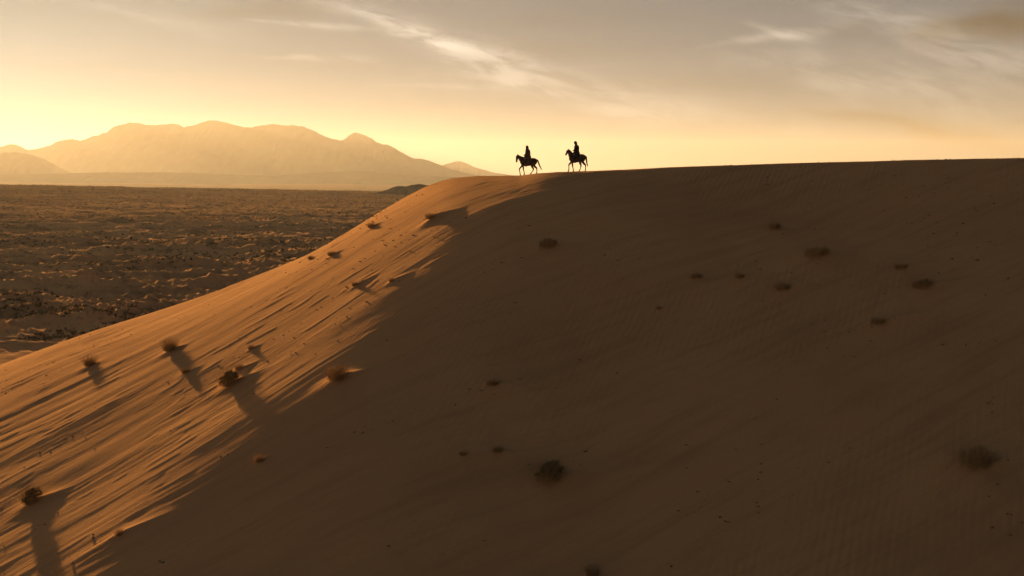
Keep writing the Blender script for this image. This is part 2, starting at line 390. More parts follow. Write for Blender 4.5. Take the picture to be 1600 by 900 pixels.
# ------------------------------------------------------------------ the plain, one sheet to the horizon
def plain_z(x, y, rough=True):
    r = np.hypot(x, y); u = np.clip(x/np.maximum(y, 1.), -1.1, .3); u = np.where(y <= 1, .3, u)
    zr = -12.6-(u+.59)/.44*11.5
    zr = np.clip(zr, -27, -7)
    z = -25+sstep(170, 1180, r)*(zr+25)
    z = z-46*sstep(1190, 1900, r)
    if rough:
        w = sstep(128, 165, r)*sstep(2600, 1500, r)
        wm = w*sstep(160, 230, r)*sstep(600, 400, r)
        sw = 1-np.abs(fbm(x*.009, y*.030, 2, 61))*2.2
        z = z+wm*2.4*np.maximum(sw, 0)**2
        z = z+w*1.1*fbm(x*.03, y*.08, 3, 63)
        nb = sstep(500, 250, r)*1.3*np.maximum(pn(x*.07, y*.17, 65), 0)+np.maximum(pn(x*.14, y*.30, 66), 0)+.7*np.maximum(pn(x*.30, y*.60, 67), 0)+.5*np.maximum(pn(x*.6, y*1.1, 71), 0)
        near_ = sstep(420, 160, r)
        z = z+w*(.95*nb+.16*fbm(x*.6, y*.9, 2, 68))*(1.+1.1*near_)
        z = z+sstep(1700, 2400, r)*9*fbm(x*.0022, y*.0022, 3, 75)
        z = z+.9*sstep(900, 1150, r)*sstep(1400, 1200, r)*fbm(x*.02, y*.02, 3, 69)
        z = z+.10*fbm(x*.1, y*.2, 3, 70)*sstep(95, 110, r)
    return z
th = np.concatenate([np.radians(np.arange(-37, -3, .055)), np.radians(np.arange(-3, 323, 4.))])
rr = np.concatenate([[6, 12, 25, 50, 75, 95], np.geomspace(104, 1320, 560), np.geomspace(1345, 20000, 50)])
T, R = np.meshgrid(th, rr); gxx, gyy = (R*np.sin(T)).ravel(), (R*np.cos(T)).ravel()
ground = link('ground', mesh_np('ground', np.stack([gxx, gyy, plain_z(gxx, gyy)], -1), grid_faces(len(th), len(rr), True), 4), M['plain'])
tag(ground, 'scrub covered desert plain stretching to the horizon', kind='structure')

# ------------------------------------------------------------------ far hills and mountains
def ridge(name, label, pts, D, zb, mat, slope=2.3, seed=1, ext=None, rug=.5, nx=420, ny=44):
    P = np.array([at(a, b, D) for a, b in pts]); P = P[np.argsort(P[:, 0])]
    top = pchip(P[:, 0], P[:, 2])
    xs = np.linspace(P[0, 0], P[-1, 0], nx); ts = np.linspace(-1, 1, ny)
    XX, TT = np.meshgrid(xs, ts); hh = np.maximum(top(XX)-zb, 2.)
    jag = 1+.028*fbm(XX/ (D*.006), 0*XX+seed, 4, seed+3)
    hh = hh*jag
    hmax = np.maximum(hh, .25*hh.max()); YY = D+TT*hmax*slope
    prof = np.clip(1-np.abs(TT), 0, 1)**1.15
    sc_ = D*.022
    rn = 1-np.abs(fbm(XX/sc_+seed*7, YY/(sc_*2.6), 4, seed+20))*1.7
    w = (1-prof)*prof*4
    ZZ = zb+hh*np.maximum(prof+(rn-.55)*rug*w*.45, -.02)
    ZZ = np.where(np.abs(TT) > .999, zb-6, ZZ)
    o = link(name, mesh_np(name, np.stack([XX.ravel(), YY.ravel(), ZZ.ravel()], -1), grid_faces(nx, ny), 4), mat)
    return tag(o, label, kind='structure')
ridge('mountains', 'hazy main mountain range on the horizon', [(-260,250),(-160,236),(-80,242),(0,229),(20,224),(45,233),(60,231),(75,227),(100,217),(112,216),(125,218),(150,210),(170,204),(180,197),(190,193),(210,190),(222,191),(240,194),(262,192),(275,192),(288,197),(300,194),(310,192),(322,188),(331,186),(352,189),(370,194),(385,197),(400,196),(415,193),(430,192),(445,194),(460,194),(480,198),(500,207),(515,214),(534,218),(546,210),(556,205),(566,208),(580,215),(592,222),(604,224),(618,231),(632,239),(645,246),(662,248),(680,254),(700,262),(730,270),(790,280),(900,292)], 11000, -75, M['rock'], seed=2, rug=.3)
ridge('mountains', 'pale far ridge tapering away behind the dune crest', [(560,285),(620,270),(660,262),(690,258),(702,254),(715,251),(728,254),(742,261),(757,265),(770,269),(790,272),(830,280),(900,292)], 14000, -75, M['rock'], seed=5)
ridge('hills', 'near hill shoulder on the left under the sun', [(-300,262),(-150,240),(-60,232),(0,238),(25,237),(45,240),(65,247),(85,257),(105,267),(130,274),(200,284)], 8200, -75, M['rock'], seed=9)
ridge('hills', 'low foothills in front of the mountains', [(-260,276),(-100,275),(0,272),(90,271),(160,269),(230,269),(300,269),(340,271),(420,274),(480,270),(530,267),(560,266),(590,268),(640,273),(700,276),(780,280),(900,292)], 6300, -75, M['rock'], seed=13, slope=4., rug=.3)
ridge('rocky_hill', 'small dark rocky hill just left of the dune nose', [(570,306),(592,300),(605,296),(618,291),(626,290),(634,291),(644,288),(655,287),(668,289),(690,291),(720,296),(760,303),(800,308)], 1060, -27, M['hill'], seed=17, rug=.7, nx=160, ny=30)

# ------------------------------------------------------------------ scrub on the plain: past counting, one object
def leaf_soup(C, S, n, rs, flat=.7, wid=.16):
    """n random slivers around every centre C (k,3), of size S (k)"""
    k = len(C); C = np.repeat(C, n, 0); S = np.repeat(S, n)
    d = rs.normal(size=(k*n, 3)); d[:, 2] = np.abs(d[:, 2])*flat; d /= np.linalg.norm(d, axis=1)[:, None]
    root = C+d*(S*.15*rs.rand(k*n))[:, None]; tip = C+d*(S*(.55+.45*rs.rand(k*n)))[:, None]
    side = np.cross(d, rs.normal(size=(k*n, 3))); side /= np.linalg.norm(side, axis=1)[:, None]+1e-9
    wv = (S*wid)[:, None]*side; mid = root*.4+tip*.6
    V = np.stack([root, mid+wv, tip, mid-wv], 1).reshape(-1, 3)
    return V, np.arange(k*n*4).reshape(-1, 4)
rs = np.random.RandomState(5)
n = 42000; rad_ = 138*np.exp(rs.rand(n)*math.log(1300/138.)); ta = np.radians(-36+34*rs.rand(n))
sx, sy = rad_*np.sin(ta), rad_*np.cos(ta)
keep = (fbm(sx*.012, sy*.03, 3, 81)+.35*pn(sx*.12, sy*.12, 82)) > (-.12+.28*sstep(380, 138, rad_))
sx, sy, rad_ = sx[keep], sy[keep], rad_[keep]
ss = (.30+.75*rs.rand(len(sx))**2.5)*(1+.6*sstep(400, 1200, rad_))
Cn = np.stack([sx, sy, plain_z(sx, sy)-.05], -1)
nr = rad_ < 330
V1, F1 = leaf_soup(Cn[nr], ss[nr], 16, rs); V2, F2 = leaf_soup(Cn[~nr], ss[~nr], 7, rs)
scr = link('desert_scrub', mesh_np('desert_scrub', np.r_[V1, V2], np.r_[F1, F2+len(V1)], 4), M['scrub'], smooth=False)
tag(scr, 'low dry scrub scattered thickly over the desert plain', 'scrub', kind='stuff')

# ------------------------------------------------------------------ clods and twigs lying on the dune: past counting
def clod_soup(C, S, rs):
    k = len(C); base_ = np.array([[1, 0, 0], [0, 1, 0], [-1, 0, 0], [0, -1, 0], [0, 0, 1], [0, 0, -1]], float)
    V = base_[None]*(S[:, None, None]*(.5+.6*rs.rand(k, 6, 1)))*np.array([1.7, .8, .6])
    a = rs.rand(k)*.9-.2; c, s = np.cos(a), np.sin(a)
    V = np.stack([V[..., 0]*c[:, None]-V[..., 1]*s[:, None], V[..., 0]*s[:, None]+V[..., 1]*c[:, None], V[..., 2]], -1)+C[:, None, :]
    f = np.array([[0, 1, 4], [1, 2, 4], [2, 3, 4], [3, 0, 4], [1, 0, 5], [2, 1, 5], [3, 2, 5], [0, 3, 5]])
    return V.reshape(-1, 3), (f[None]+np.arange(k)[:, None, None]*6).reshape(-1, 3)
n = 26000; cx, cy = -58+103*rs.rand(n), 38+58*rs.rand(n)
fa = cx*FA[0]+cy*FA[1]; fc = cx*FC[0]+cy*FC[1]
keep = (pn(fa*.12, fc*.7, 91)+.5*pn(cx*.05, cy*.06, 92) > .22) & (cy < yc(cx)-1.)
cx, cy = cx[keep], cy[keep]; cs = .020+.085*rs.rand(len(cx))**6
V, Fc = clod_soup(np.stack([cx, cy, dune_z(cx, cy)+cs*.1], -1), cs, rs)
cl = link('sand_clods', mesh_np('sand_clods', V, Fc, 3), M['clod'], smooth=False)
tag(cl, 'small clods and twigs strewn over the dune sand', 'debris', kind='stuff')

# ------------------------------------------------------------------ plants on the dune
def blades(n, w, h, rs, wid, lean=.9, seg=3, drift=.25):
    """curved tapering blades fanning out of a clump w wide and h high"""
    a = rs.rand(n)*2*np.pi; rr_ = np.sqrt(rs.rand(n))*.32*w
    rx, ry = rr_*np.cos(a), rr_*np.sin(a)*.8
    out = np.stack([np.cos(a), np.sin(a), 0*a], -1)*(rs.rand(n)*lean)[:, None]+rs.normal(size=(n, 3))*.18
    out[:, 0] += drift
    L = h*(.55+.55*rs.rand(n)); V = []; pos = np.stack([rx, ry, -.06+0*rx], -1)
    side = np.stack([-np.sin(a), np.cos(a), 0*a], -1)
    dirv = out*.45+np.array([0, 0, 1.]); 
    for k in range(seg+1):
        ww = wid*(1-k/seg*.85)
        V.append(pos-side*ww); V.append(pos+side*ww)
        dn = dirv/np.linalg.norm(dirv, axis=1)[:, None]; pos = pos+dn*(L/seg)[:, None]
        dirv = dn+out*.5+np.array([0, 0, -.12])
    V = np.stack(V, 1)
    f = np.array([[2*k, 2*k+1, 2*k+3, 2*k+2] for k in range(seg)])
    return V.reshape(-1, 3), (f[None]+np.arange(n)[:, None, None]*(2*seg+2)).reshape(-1, 4)
def plant(spec, q, seed):
    px, py, wpx, hpx, kind, L, lab = spec
    w, h = wpx*q[1]/F, hpx*q[1]/F; rs = np.random.RandomState(seed)
    z = float(dune_z(np.array([q[0]]), np.array([q[1]]))[0])
    small = w < .9
    if kind == 'grass':
        V, Fb = blades(int(120+330*w), w*1.1, h*1.1, rs, .007+.003*w, 1.2)
        if small:
            o = link('grass_tuft', mesh_np('grass_tuft', V, Fb, 4), M['dry'], smooth=False); root = o
        else:
            root = bpy.data.objects.new('grass_tuft', None); COL.objects.link(root); root.empty_display_size = .2
            link('blades', mesh_np('blades', V, Fb, 4), M['dry'], root, False)
            V, Fb = blades(60, w*.8, h*.45, rs, .012, 1.6); link('dead_thatch', mesh_np('dead_thatch', V, Fb, 4), M['twig'], root, False)
        cat = 'grass'
    else:
        root = bpy.data.objects.new('desert_shrub', None); COL.objects.link(root); root.empty_display_size = .3
        big = 'olive' in lab or 'dense' in lab
        V, Fb = blades(110, w*.8, h*.85, rs, .008, 1.5); link('stems', mesh_np('stems', V, Fb, 4), M['twig'], root, False)
        # leaf clumps spread through a low dome combed over by the wind
        k = int(80 if big else 34); a = rs.rand(k)*2*np.pi; e = rs.rand(k)**.55; lump = .75+.25*np.sin(a*3+seed)
        C = np.stack([np.cos(a)*e*lump*w*.44+.06*w, np.sin(a)*e*lump*w*.40, h*(.02+.62*np.sqrt(np.clip(1-e*e*.95, 0, 1))*(.25+.75*rs.rand(k)**.5))], -1)
        C[:, 2] = np.maximum(C[:, 2]+.22*C[:, 0]*h/max(w*.5, .1), .02)
        V, Fb = leaf_soup(C, (.10+.14*rs.rand(k))*w*.75, 46 if big else 26, rs, 1., .06)
        link('foliage', mesh_np('foliage', V, Fb, 4), M['olive' if big else 'dry'], root, False)
        V, Fb = blades(520 if big else 560, w*1.25, h*1.25, rs, .006, 1.5, drift=.5); link('twigs', mesh_np('twigs', V, Fb, 4), M['dry'], root, False)
        cat = 'bush'
    root.location = (q[0], q[1], z-.03)
    tag(root, lab, cat, 'bushes on the dune' if kind == 'shrub' else 'grass tufts on the dune')
for i, (s_, q) in enumerate(zip(PLANTS, plant_xy)): plant(s_, q, 100+i)

# ------------------------------------------------------------------ horses and riders
def rings(path, seg=14):
    """closed tube through (x, y, z, half-thickness along the path's upright side, half-width) stations"""
    P = [Vector(p[:3]) for p in path]; n = len(P); V = []; Fc = []
    for i in range(n):
        t = (P[min(i+1, n-1)]-P[max(i-1, 0)]).normalized()
        lat = Vector((0, 1, 0)) if abs(t.y) < .85 else Vector((1, 0, 0))
        up = t.cross(lat).normalized(); lat = up.cross(t).normalized()
        a, b = path[i][3], path[i][4] if len(path[i]) > 4 else path[i][3]
        for k in range(seg):
            f = 2*math.pi*k/seg; V.append(P[i]+up*(a*math.cos(f))+lat*(b*math.sin(f)))
    for i in range(n-1):
        for k in range(seg):
            Fc.append((i*seg+k, i*seg+(k+1) % seg, (i+1)*seg+(k+1) % seg, (i+1)*seg+k))
    Fc.append(tuple(range(seg))[::-1]); Fc.append(tuple((n-1)*seg+k for k in range(seg)))
    return V, Fc
def ball(c, r, seg=12, n=8):
    cx_, cy_, cz_ = c; rx, ry, rz = r; V = []; Fc = []
    for i in range(n+1):
        p = math.pi*min(max(i/n, .04), .96)
        for k in range(seg):
            f = 2*math.pi*k/seg; V.append(Vector((cx_+rx*math.sin(p)*math.cos(f), cy_+ry*math.sin(p)*math.sin(f), cz_+rz*math.cos(p))))
    for i in range(n):
        for k in range(seg): Fc.append((i*seg+k, (i+1)*seg+k, (i+1)*seg+(k+1) % seg, i*seg+(k+1) % seg))
    Fc.append(tuple(range(seg))); Fc.append(tuple(n*seg+k for k in range(seg))[::-1])
    return V, Fc
def weld(parts):
    V, Fc = [], []
    for v, f in parts:
        o = len(V); V += v; Fc += [tuple(i+o for i in q) for q in f]
    me = bpy.data.meshes.new('raw'); me.from_pydata(V, [], Fc); me.update(); return me
def fuse(name, parts, voxel, smooth, mat, parent):
    """overlapping tubes fused into one continuous skin"""
    me = weld(parts); bm = bmesh.new(); bm.from_mesh(me); bmesh.ops.recalc_face_normals(bm, faces=bm.faces); bm.to_mesh(me); bm.free()
    o = bpy.data.objects.new('raw', me); COL.objects.link(o)
    r = o.modifiers.new('r', 'REMESH'); r.mode = 'VOXEL'; r.voxel_size = voxel
    s = o.modifiers.new('s', 'SMOOTH'); s.factor = .5; s.iterations = smooth
    dg = bpy.context.evaluated_depsgraph_get(); res = bpy.data.meshes.new_from_object(o.evaluated_get(dg))
    bpy.data.objects.remove(o, do_unlink=True); bpy.data.meshes.remove(me); res.name = name
    return link(name, res, mat, parent)
def tube_obj(name, paths, mat, parent, seg=8):
    me = weld([rings(p, seg) for p in paths]); return link(name, me, mat, parent)

def leg(front, y, pts, fat=1.):
    """pts: elbow/stifle, knee/hock, fetlock, hoof in (x, z)"""
    (ax, az), (bx, bz), (cx_, cz_), (hx, hz) = pts
    if front:
        st = [(ax-.03, y*.75, az+.28, .12, .075), (ax, y, az, .085, .070), ((ax+bx)/2, y, (az+bz)/2, .060, .052), (bx+.0, y, bz+.05, .047, .044), (bx, y, bz, .047, .046), (bx-.004, y, bz-.06, .036, .034)]
    else:
        st = [(ax-.13, y*.7, az+.32, .20, .10), (ax, y, az, .125, .085), (ax*.5+bx*.5, y, az*.5+bz*.5, .078, .060), (bx-.004, y, bz+.05, .054, .042), (bx, y, bz, .050, .042), (bx*.92+cx_*.08, y, bz-.07, .038, .034)]
    st += [(bx*.4+cx_*.6, y, bz*.4+cz_*.6, .030, .027), (cx_, y, cz_, .038, .036), (cx_*.5+hx*.5+.005, y, cz_*.45+(hz+.08)*.55, .030, .031), (hx, y, hz+.075, .042, .043), (hx+.012, y, hz+.0, .056, .054)]
    return rings([(*q[:3], q[3]*(fat if i > 1 else 1.), q[4]*(fat if i > 1 else 1.)) for i, q in enumerate(st)], 12)

def horse(name, label, loc, yaw, coat, spec):
    root = bpy.data.objects.new(name, None); COL.objects.link(root); root.location = loc; root.rotation_euler = (0, 0, yaw); root.empty_display_size = .5
    g_ = spec['gz']
    torso = [(.64, 0, 1.13, .12, .09), (.58, 0, 1.13, .23, .17), (.46, 0, 1.13, .33, .225), (.30, 0, 1.135, .375, .255), (.10, 0, 1.10, .365, .285),
             (-.15, 0, 1.10, .345, .30), (-.36, 0, 1.13, .315, .29), (-.55, 0, 1.185, .285, .265), (-.70, 0, 1.19, .235, .215), (-.81, 0, 1.17, .165, .15), (-.88, 0, 1.16, .08, .08)]
    k = spec['len']; torso = [(x*k, y, z, a, b) for x, y, z, a, b in torso]
    parts = [rings(torso, 20), rings([(*q[:3], q[3]*1.10, q[4]*1.1) for q in spec['neck']], 16), rings([(*q[:3], q[3]*1.15, q[4]*1.1) for q in spec['head']], 14)]
    parts.append(rings([(.42*k, 0, 1.42, .09, .07), (.30*k, 0, 1.46, .09, .07), (.15*k, 0, 1.42, .06, .06)], 10))   # withers
    for s in (-1, 1):
        ex, ez, tx, tz = spec['ear']; parts.append(rings([(ex, .045*s, ez-.03, .030, .022), ((ex+tx)/2, .055*s, (ez+tz)/2, .027, .018), (tx, .060*s, tz, .006, .006)], 8))
        parts.append(ball((spec['eye'][0], .078*s, spec['eye'][1]), (.026, .016, .024)))
    for (fr, y, pts), dzf in zip(spec['legs'], g_): parts.append(leg(fr, y, pts[:3]+[(pts[3][0], pts[3][1]+dzf)], 1.28))
    fuse('body', parts, .014, 2, M[coat], root)
    # tail and mane as strands
    rs = random.Random(3); T_ = spec['tail']; P = []
    for i in range(26):
        j = [rs.uniform(-.035, .035) for _ in range(4)]; e = rs.uniform(.78, 1.06)
        pts = []
        for q_, (x, z) in enumerate(T_):
            f = q_/(len(T_)-1); xx = T_[0][0]+(x-T_[0][0])*(1+(e-1)*f); zz_ = T_[0][1]+(z-T_[0][1])*(1+(e-1)*f)
            sp = .35+.9*math.sin(f*2.6); pts.append((xx+j[0]*sp, j[1]*sp, zz_+j[2]*sp*.5, .032*(1-.62*f), .026*(1-.62*f)))
        P.append(pts)
    tube_obj('tail', P, M['hair'], root, 6)
    P = []; nk = spec['mane']
    for i in range(30):
        f = i/29; a = f*(len(nk)-1); q_ = min(int(a), len(nk)-2); t = a-q_
        x = nk[q_][0]*(1-t)+nk[q_+1][0]*t; z = nk[q_][1]*(1-t)+nk[q_+1][1]*t; sd = 1
        l = rs.uniform(.16, .24); P.append([(x, .0, z-.015, .018, .016), (x-.02, .05*sd, z+.006, .022, .014), (x-.03, .095*sd, z-l*.45, .018, .010), (x-.035+rs.uniform(-.02, .02), .105*sd, z-l, .005, .004)])
    tube_obj('mane', P, M['hair'], root, 6)
    # saddle blanket, saddle, girth, stirrup leathers and stirrups
    def shell(x0, x1, zlow, off, name, mat, n1=9, n2=17):
        V = []; Fc = []
        for i in range(n1):
            x = x0+(x1-x0)*i/(n1-1)
            xs_ = [t_[0] for t_ in torso][::-1]
            cz_ = float(np.interp(x, xs_, [t_[2] for t_ in torso][::-1])); hh = float(np.interp(x, xs_, [t_[3] for t_ in torso][::-1])); ww = float(np.interp(x, xs_, [t_[4] for t_ in torso][::-1]))
            amax = math.acos(max(-1, min(1, (zlow-cz_)/hh)))
            for j in range(n2):
                a = -amax+2*amax*j/(n2-1); V.append((x, (ww+off)*math.sin(a), cz_+(hh+off)*math.cos(a)))
        for i in range(n1-1):
            for j in range(n2-1): Fc.append((i*n2+j, i*n2+j+1, (i+1)*n2+j+1, (i+1)*n2+j))
        me = bpy.data.meshes.new(name); me.from_pydata(V, [], Fc); me.update(); o = link(name, me, mat, root)
        s_ = o.modifiers.new('t', 'SOLIDIFY'); s_.thickness = .014; s_.offset = 1; return o
    shell(-.34, .30, 1.02, .004, 'saddle_blanket', M['blanket'])
    sad = shell(-.24, .24, 1.22, .026, 'saddle', M['leather'])
    P_ = ([rings([(-.27, -.14, 1.47, .03, .03), (-.29, 0, 1.53, .035, .03), (-.27, .14, 1.47, .03, .03)], 8), rings([(.22, 0, 1.46, .05, .06), (.25, 0, 1.56, .03, .04), (.25, 0, 1.60, .02, .03)], 8)])
    link('cantle', weld(P_[:1]), M['leather'], sad); link('pommel', weld(P_[1:]), M['leather'], sad)
    
    for s in (-1, 1):
        sl = tube_obj('stirrup_leather', [[(.05, .31*s, 1.25, .02, .006), (.07, .375*s, 1.02, .018, .005), (.10, .40*s, .80, .016, .005)]], M['leather'], root)
        loop = [(.11+.0*math.cos(a), .40*s+.055*math.cos(a), .74+.06*math.sin(a), .009, .009) for a in np.linspace(0, 2*math.pi, 13)]
        tube_obj('stirrup', [loop], M['boot'], sl, 6)
    # bridle and reins
    hd = spec['head']; P = []
    for i, e in ((1, .008), (len(hd)-2, .008)):
        x, y, z, a, b = hd[i]; nx_, nz_ = hd[i+1][0]-hd[i-1][0], hd[i+1][2]-hd[i-1][2]; l = math.hypot(nx_, nz_); ux, uz = nz_/l, -nx_/l
        P.append([(x+ux*(a+e)*math.cos(f), (b+e)*math.sin(f), z+uz*(a+e)*math.cos(f), .009, .009) for f in np.linspace(0, 2*math.pi, 15)])
    for s in (-1, 1):
        a, b = hd[1], hd[-2]; P.append([(a[0], (a[4]+.008)*s, a[2], .009, .006), ((a[0]+b[0])/2, ((a[4]+b[4])/2+.012)*s, (a[2]+b[2])/2, .009, .006), (b[0], (b[4]+.008)*s, b[2], .009, .006)])
    br = tube_obj('bridle', P, M['leather'], root, 6); P = []
    for s in (-1, 1):
        b = hd[-2]; hx, hy, hz = spec['hand']
        P.append([(b[0], (b[4]+.01)*s, b[2], .008, .006), ((b[0]*2+hx)/3, .15*s, (b[2]*2+hz)/3-.06, .008, .006), ((b[0]+hx*2)/3, .13*s, (b[2]+hz*2)/3-.05, .008, .006), (hx, hy*s, hz, .008, .006)])
    tube_obj('rein', P, M['leather'], br, 6)
    return tag(root, label, 'horse', 'horses walking along the dune crest')

def hand(w, d, s):
    """fist closed on a rein: palm at w pointing along d, four curled fingers and a thumb on the upper side"""
    w = Vector(w); d = Vector(d).normalized(); up = Vector((0, 0, 1)); lat = d.cross(up).normalized(); up = lat.cross(d).normalized(); inn = lat*(1 if s > 0 else -1)
    P = [[(*(w-d*.01), .024, .020), (*(w+d*.04), .036, .020), (*(w+d*.085), .038, .017)]]
    for k, (l, o) in enumerate(((.030, .027), (.034, .009), (.032, -.009), (.026, -.027))):
        b = w+d*.085+up*o; P.append([(*b, .0095), (*(b+d*l*.8+inn*.006), .009), (*(b+d*l*.9+inn*.034), .0085), (*(b+d*l*.1+inn*.044), .008)])
    b = w+d*.03+up*.026+inn*.008; P.append([(*b, .012), (*(b+d*.03+up*.018+inn*.016), .0105), (*(b+d*.058+up*.010+inn*.026), .009)])
    return [rings(p, 8) for p in P]

def wide(rows, k): return [(x, z, a*k, b*1.06, f) for x, z, a, b, f in rows]
def person(label, loc, yaw, spec):
    root = bpy.data.objects.new('person', None); COL.objects.link(root); root.location = loc; root.rotation_euler = (0, 0, yaw); root.empty_display_size = .5
    hx, hz = spec['head']; tl = spec['tilt']; sx_, sz_ = spec['sho']; wx, wz = spec['wrist']; px_, pz_ = -.04, 1.58
    parts = [rings([(px_, 0, pz_-.09, .10, .13), (px_, 0, pz_, .115, .165), (px_+(sx_-px_)*.35, 0, pz_+.18, .10, .145), (px_+(sx_-px_)*.75, 0, pz_+.38, .115, .175), (sx_, 0, sz_-.02, .10, .17), (sx_+.005, 0, sz_+.06, .07, .09), (hx-.02, 0, hz-.10, .058, .058), (hx-.01, 0, hz-.02, .06, .06)], 16)]
    ct, st_ = math.cos(tl), math.sin(tl)
    def hp(x, y, z): return (hx+x*ct+z*st_, y, hz-x*st_+z*ct)
    parts += [ball(hp(-.012, 0, .03), (.098, .077, .105)), ball(hp(.022, 0, -.045), (.068, .058, .075)), ball(hp(.055, 0, -.105), (.028, .03, .022)),
              rings([(*hp(.085, 0, .025), .012), (*hp(.108, 0, -.012), .016), (*hp(.100, 0, -.024), .014)], 8), ball(hp(.080, 0, .036), (.018, .055, .012)),
              rings([(*hp(.083, -.022, -.058), .007), (*hp(.092, 0, -.056), .009), (*hp(.083, .022, -.058), .007)], 6)]
    for s in (-1, 1):
        parts.append(ball(hp(.0, .080*s, -.005), (.022, .010, .032))); parts.append(ball(hp(.083, .030*s, .012), (.010, .013, .009)))
        sh = (sx_, .185*s, sz_-.01); el = (sx_*.5+wx*.5-.05, .255*s, (sz_+wz)/2-.05); wr = (wx-.08, .10*s, wz)
        parts.append(rings([(sx_, .10*s, sz_, .065, .06), (*sh, .062, .058), ((sh[0]+el[0])/2, (sh[1]+el[1])/2, (sh[2]+el[2])/2, .050, .048), (*el, .043, .042), ((el[0]*.6+wr[0]*.4), el[1]*.6+wr[1]*.4, el[2]*.6+wr[2]*.4, .041, .040), (*wr, .027, .026)], 12))
        parts += hand(wr, (wx-wr[0], (.05-.10)*s*.6, 0.0), s)
        kn = (.27, .375*s, 1.22); an = (.06, .41*s, .83)
        parts.append(rings([(px_, .09*s, pz_-.02, .11, .10), (px_+.10, .23*s, pz_-.10, .092, .085), ((px_+kn[0])/2+.06, .33*s, (pz_+kn[2])/2+.0, .080, .072), (*kn, .060, .056), (kn[0]*.65+an[0]*.35-.02, .395*s, kn[2]*.65+an[2]*.35, .060, .054), (kn[0]*.2+an[0]*.8, .41*s, kn[2]*.2+an[2]*.8, .040, .038), (*an, .040, .037)], 12))
        parts.append(rings([(an[0]-.06, an[1], an[2]-.045, .035, .034), (an[0]+.02, an[1], an[2]-.03, .045, .038), (an[0]+.12, an[1]+.01*s, an[2]-.055, .032, .042), (an[0]+.19, an[1]+.015*s, an[2]-.060, .018, .03)], 10))
    fuse('body', parts, .0075, 2, M['skin'], root)
    # long robe or coat: sleeves, bodice and a skirt spread over the saddle and both flanks
    n2 = 36; V = []; Fc = []; rows = spec['robe']; rs = random.Random(spec['seed']); ph = [rs.uniform(0, 6.28) for _ in range(4)]
    for x, z, a, b, fold in wide(rows, 1.25):
        for k in range(n2):
            f = 2*math.pi*k/n2; w_ = 1+fold*(.5*math.sin(5*f+ph[0])+.35*math.sin(9*f+ph[1])+.3*math.sin(14*f+ph[2]))
            V.append((x+a*w_*math.cos(f), b*w_*math.sin(f), z+.02*fold*8*math.sin(3*f+ph[3])))
    for i in range(len(rows)-1):
        for k in range(n2): Fc.append((i*n2+k, (i+1)*n2+k, (i+1)*n2+(k+1) % n2, i*n2+(k+1) % n2))
    me = bpy.data.meshes.new('robe'); me.from_pydata(V, [], Fc); me.update(); ro = link(spec['robe_name'], me, M[spec['robe_mat']], root)
    md = ro.modifiers.new('t', 'SOLIDIFY'); md.thickness = .012; md.offset = 1; md = ro.modifiers.new('s', 'SUBSURF'); md.levels = md.render_levels = 1
    for s in (-1, 1):
        el = (sx_*.5+wx*.5-.05, .255*s, (sz_+wz)/2-.05); wr = (wx-.08, .10*s, wz)
        me = weld([rings([(sx_-.0, .12*s, sz_-.01, .095, .085), (sx_+.01, .20*s, sz_-.02, .10, .082), ((sx_+el[0])/2, (.20*s+el[1])/2, (sz_+el[2])/2, .088, .074), (*el, .082, .070), (el[0]*.45+wr[0]*.55, el[1]*.45+wr[1]*.55, el[2]*.45+wr[2]*.55-.01, .074, .060), (wr[0]-.012, wr[1], wr[2]-.008, .058, .050)], 14)])
        sl = link('sleeve', me, M[spec['robe_mat']], ro)
        me = weld([rings([(.045, .41*s, 1.02, .062, .058), (.06, .412*s, .90, .052, .05), (.055, .41*s, .83, .052, .047)], 12), rings([(-.015, .41*s, .765, .045, .042), (.07, .41*s, .785, .060, .050), (.18, .422*s, .765, .044, .052), (.27, .428*s, .757, .022, .036)], 12)])
        link('boot', me, M['boot'], root)
        me = weld([rings([(.0, .18*s, 1.55, .115, .10), (.13, .30*s, 1.42, .098, .085), (.29, .378*s, 1.215, .075, .07), (.19, .395*s, 1.08, .073, .066), (.06, .41*s, .93, .066, .062)], 12)])
        link('trouser_leg', me, M['trouser'], root)
    # head cloth: crown, sides and a fall round the neck, open at the face
    V = []; Fc = []; n2 = 28; cl_ = spec['cloth']
    for z, r_, b_, op in [(z_*1.04, r*.96, b*1.0, o_) for z_, r, b, o_ in cl_]:
        for k in range(n2):
            f = op+(2*math.pi-2*op)*k/(n2-1); w_ = 1+.03*math.sin(6*f+z*30)
            V.append(hp(-.012+r_*w_*math.cos(f), b_*w_*math.sin(f), z))
    for i in range(len(cl_)-1):
        for k in range(n2-1): Fc.append((i*n2+k, (i+1)*n2+k, (i+1)*n2+k+1, i*n2+k+1))
    V.append(hp(-.012, 0, cl_[0][0]+.012)); c_ = len(V)-1
    for k in range(n2): Fc.append((c_, k, (k+1) % n2))
    me = bpy.data.meshes.new('hood'); me.from_pydata(V, [], Fc); me.update(); o = link(spec['cloth_name'], me, M['scarf'], root)
    md = o.modifiers.new('t', 'SOLIDIFY'); md.thickness = .014; md.offset = 1
    return tag(root, label, 'person', 'riders on the dune crest')

def pair(px, py, yaw, hspec, pspec, coat, hlabel, plabel):
    x0, y0, _ = skyline(px, lambda a, b: dune_z(a, b, False))
    c, s = math.cos(yaw), math.sin(yaw); zs = []
    for fr, y, pts in hspec['legs']:
        hx = pts[3][0]; zs.append(float(dune_z(np.array([x0+c*hx-s*y]), np.array([y0+s*hx+c*y]))[0]))
    z0 = sum(zs)/4; hspec['gz'] = [z-z0-.012 for z in zs]
    horse('horse', hlabel, (x0, y0, z0), yaw, coat, hspec)
    person(plabel, (x0, y0, z0), yaw, pspec)

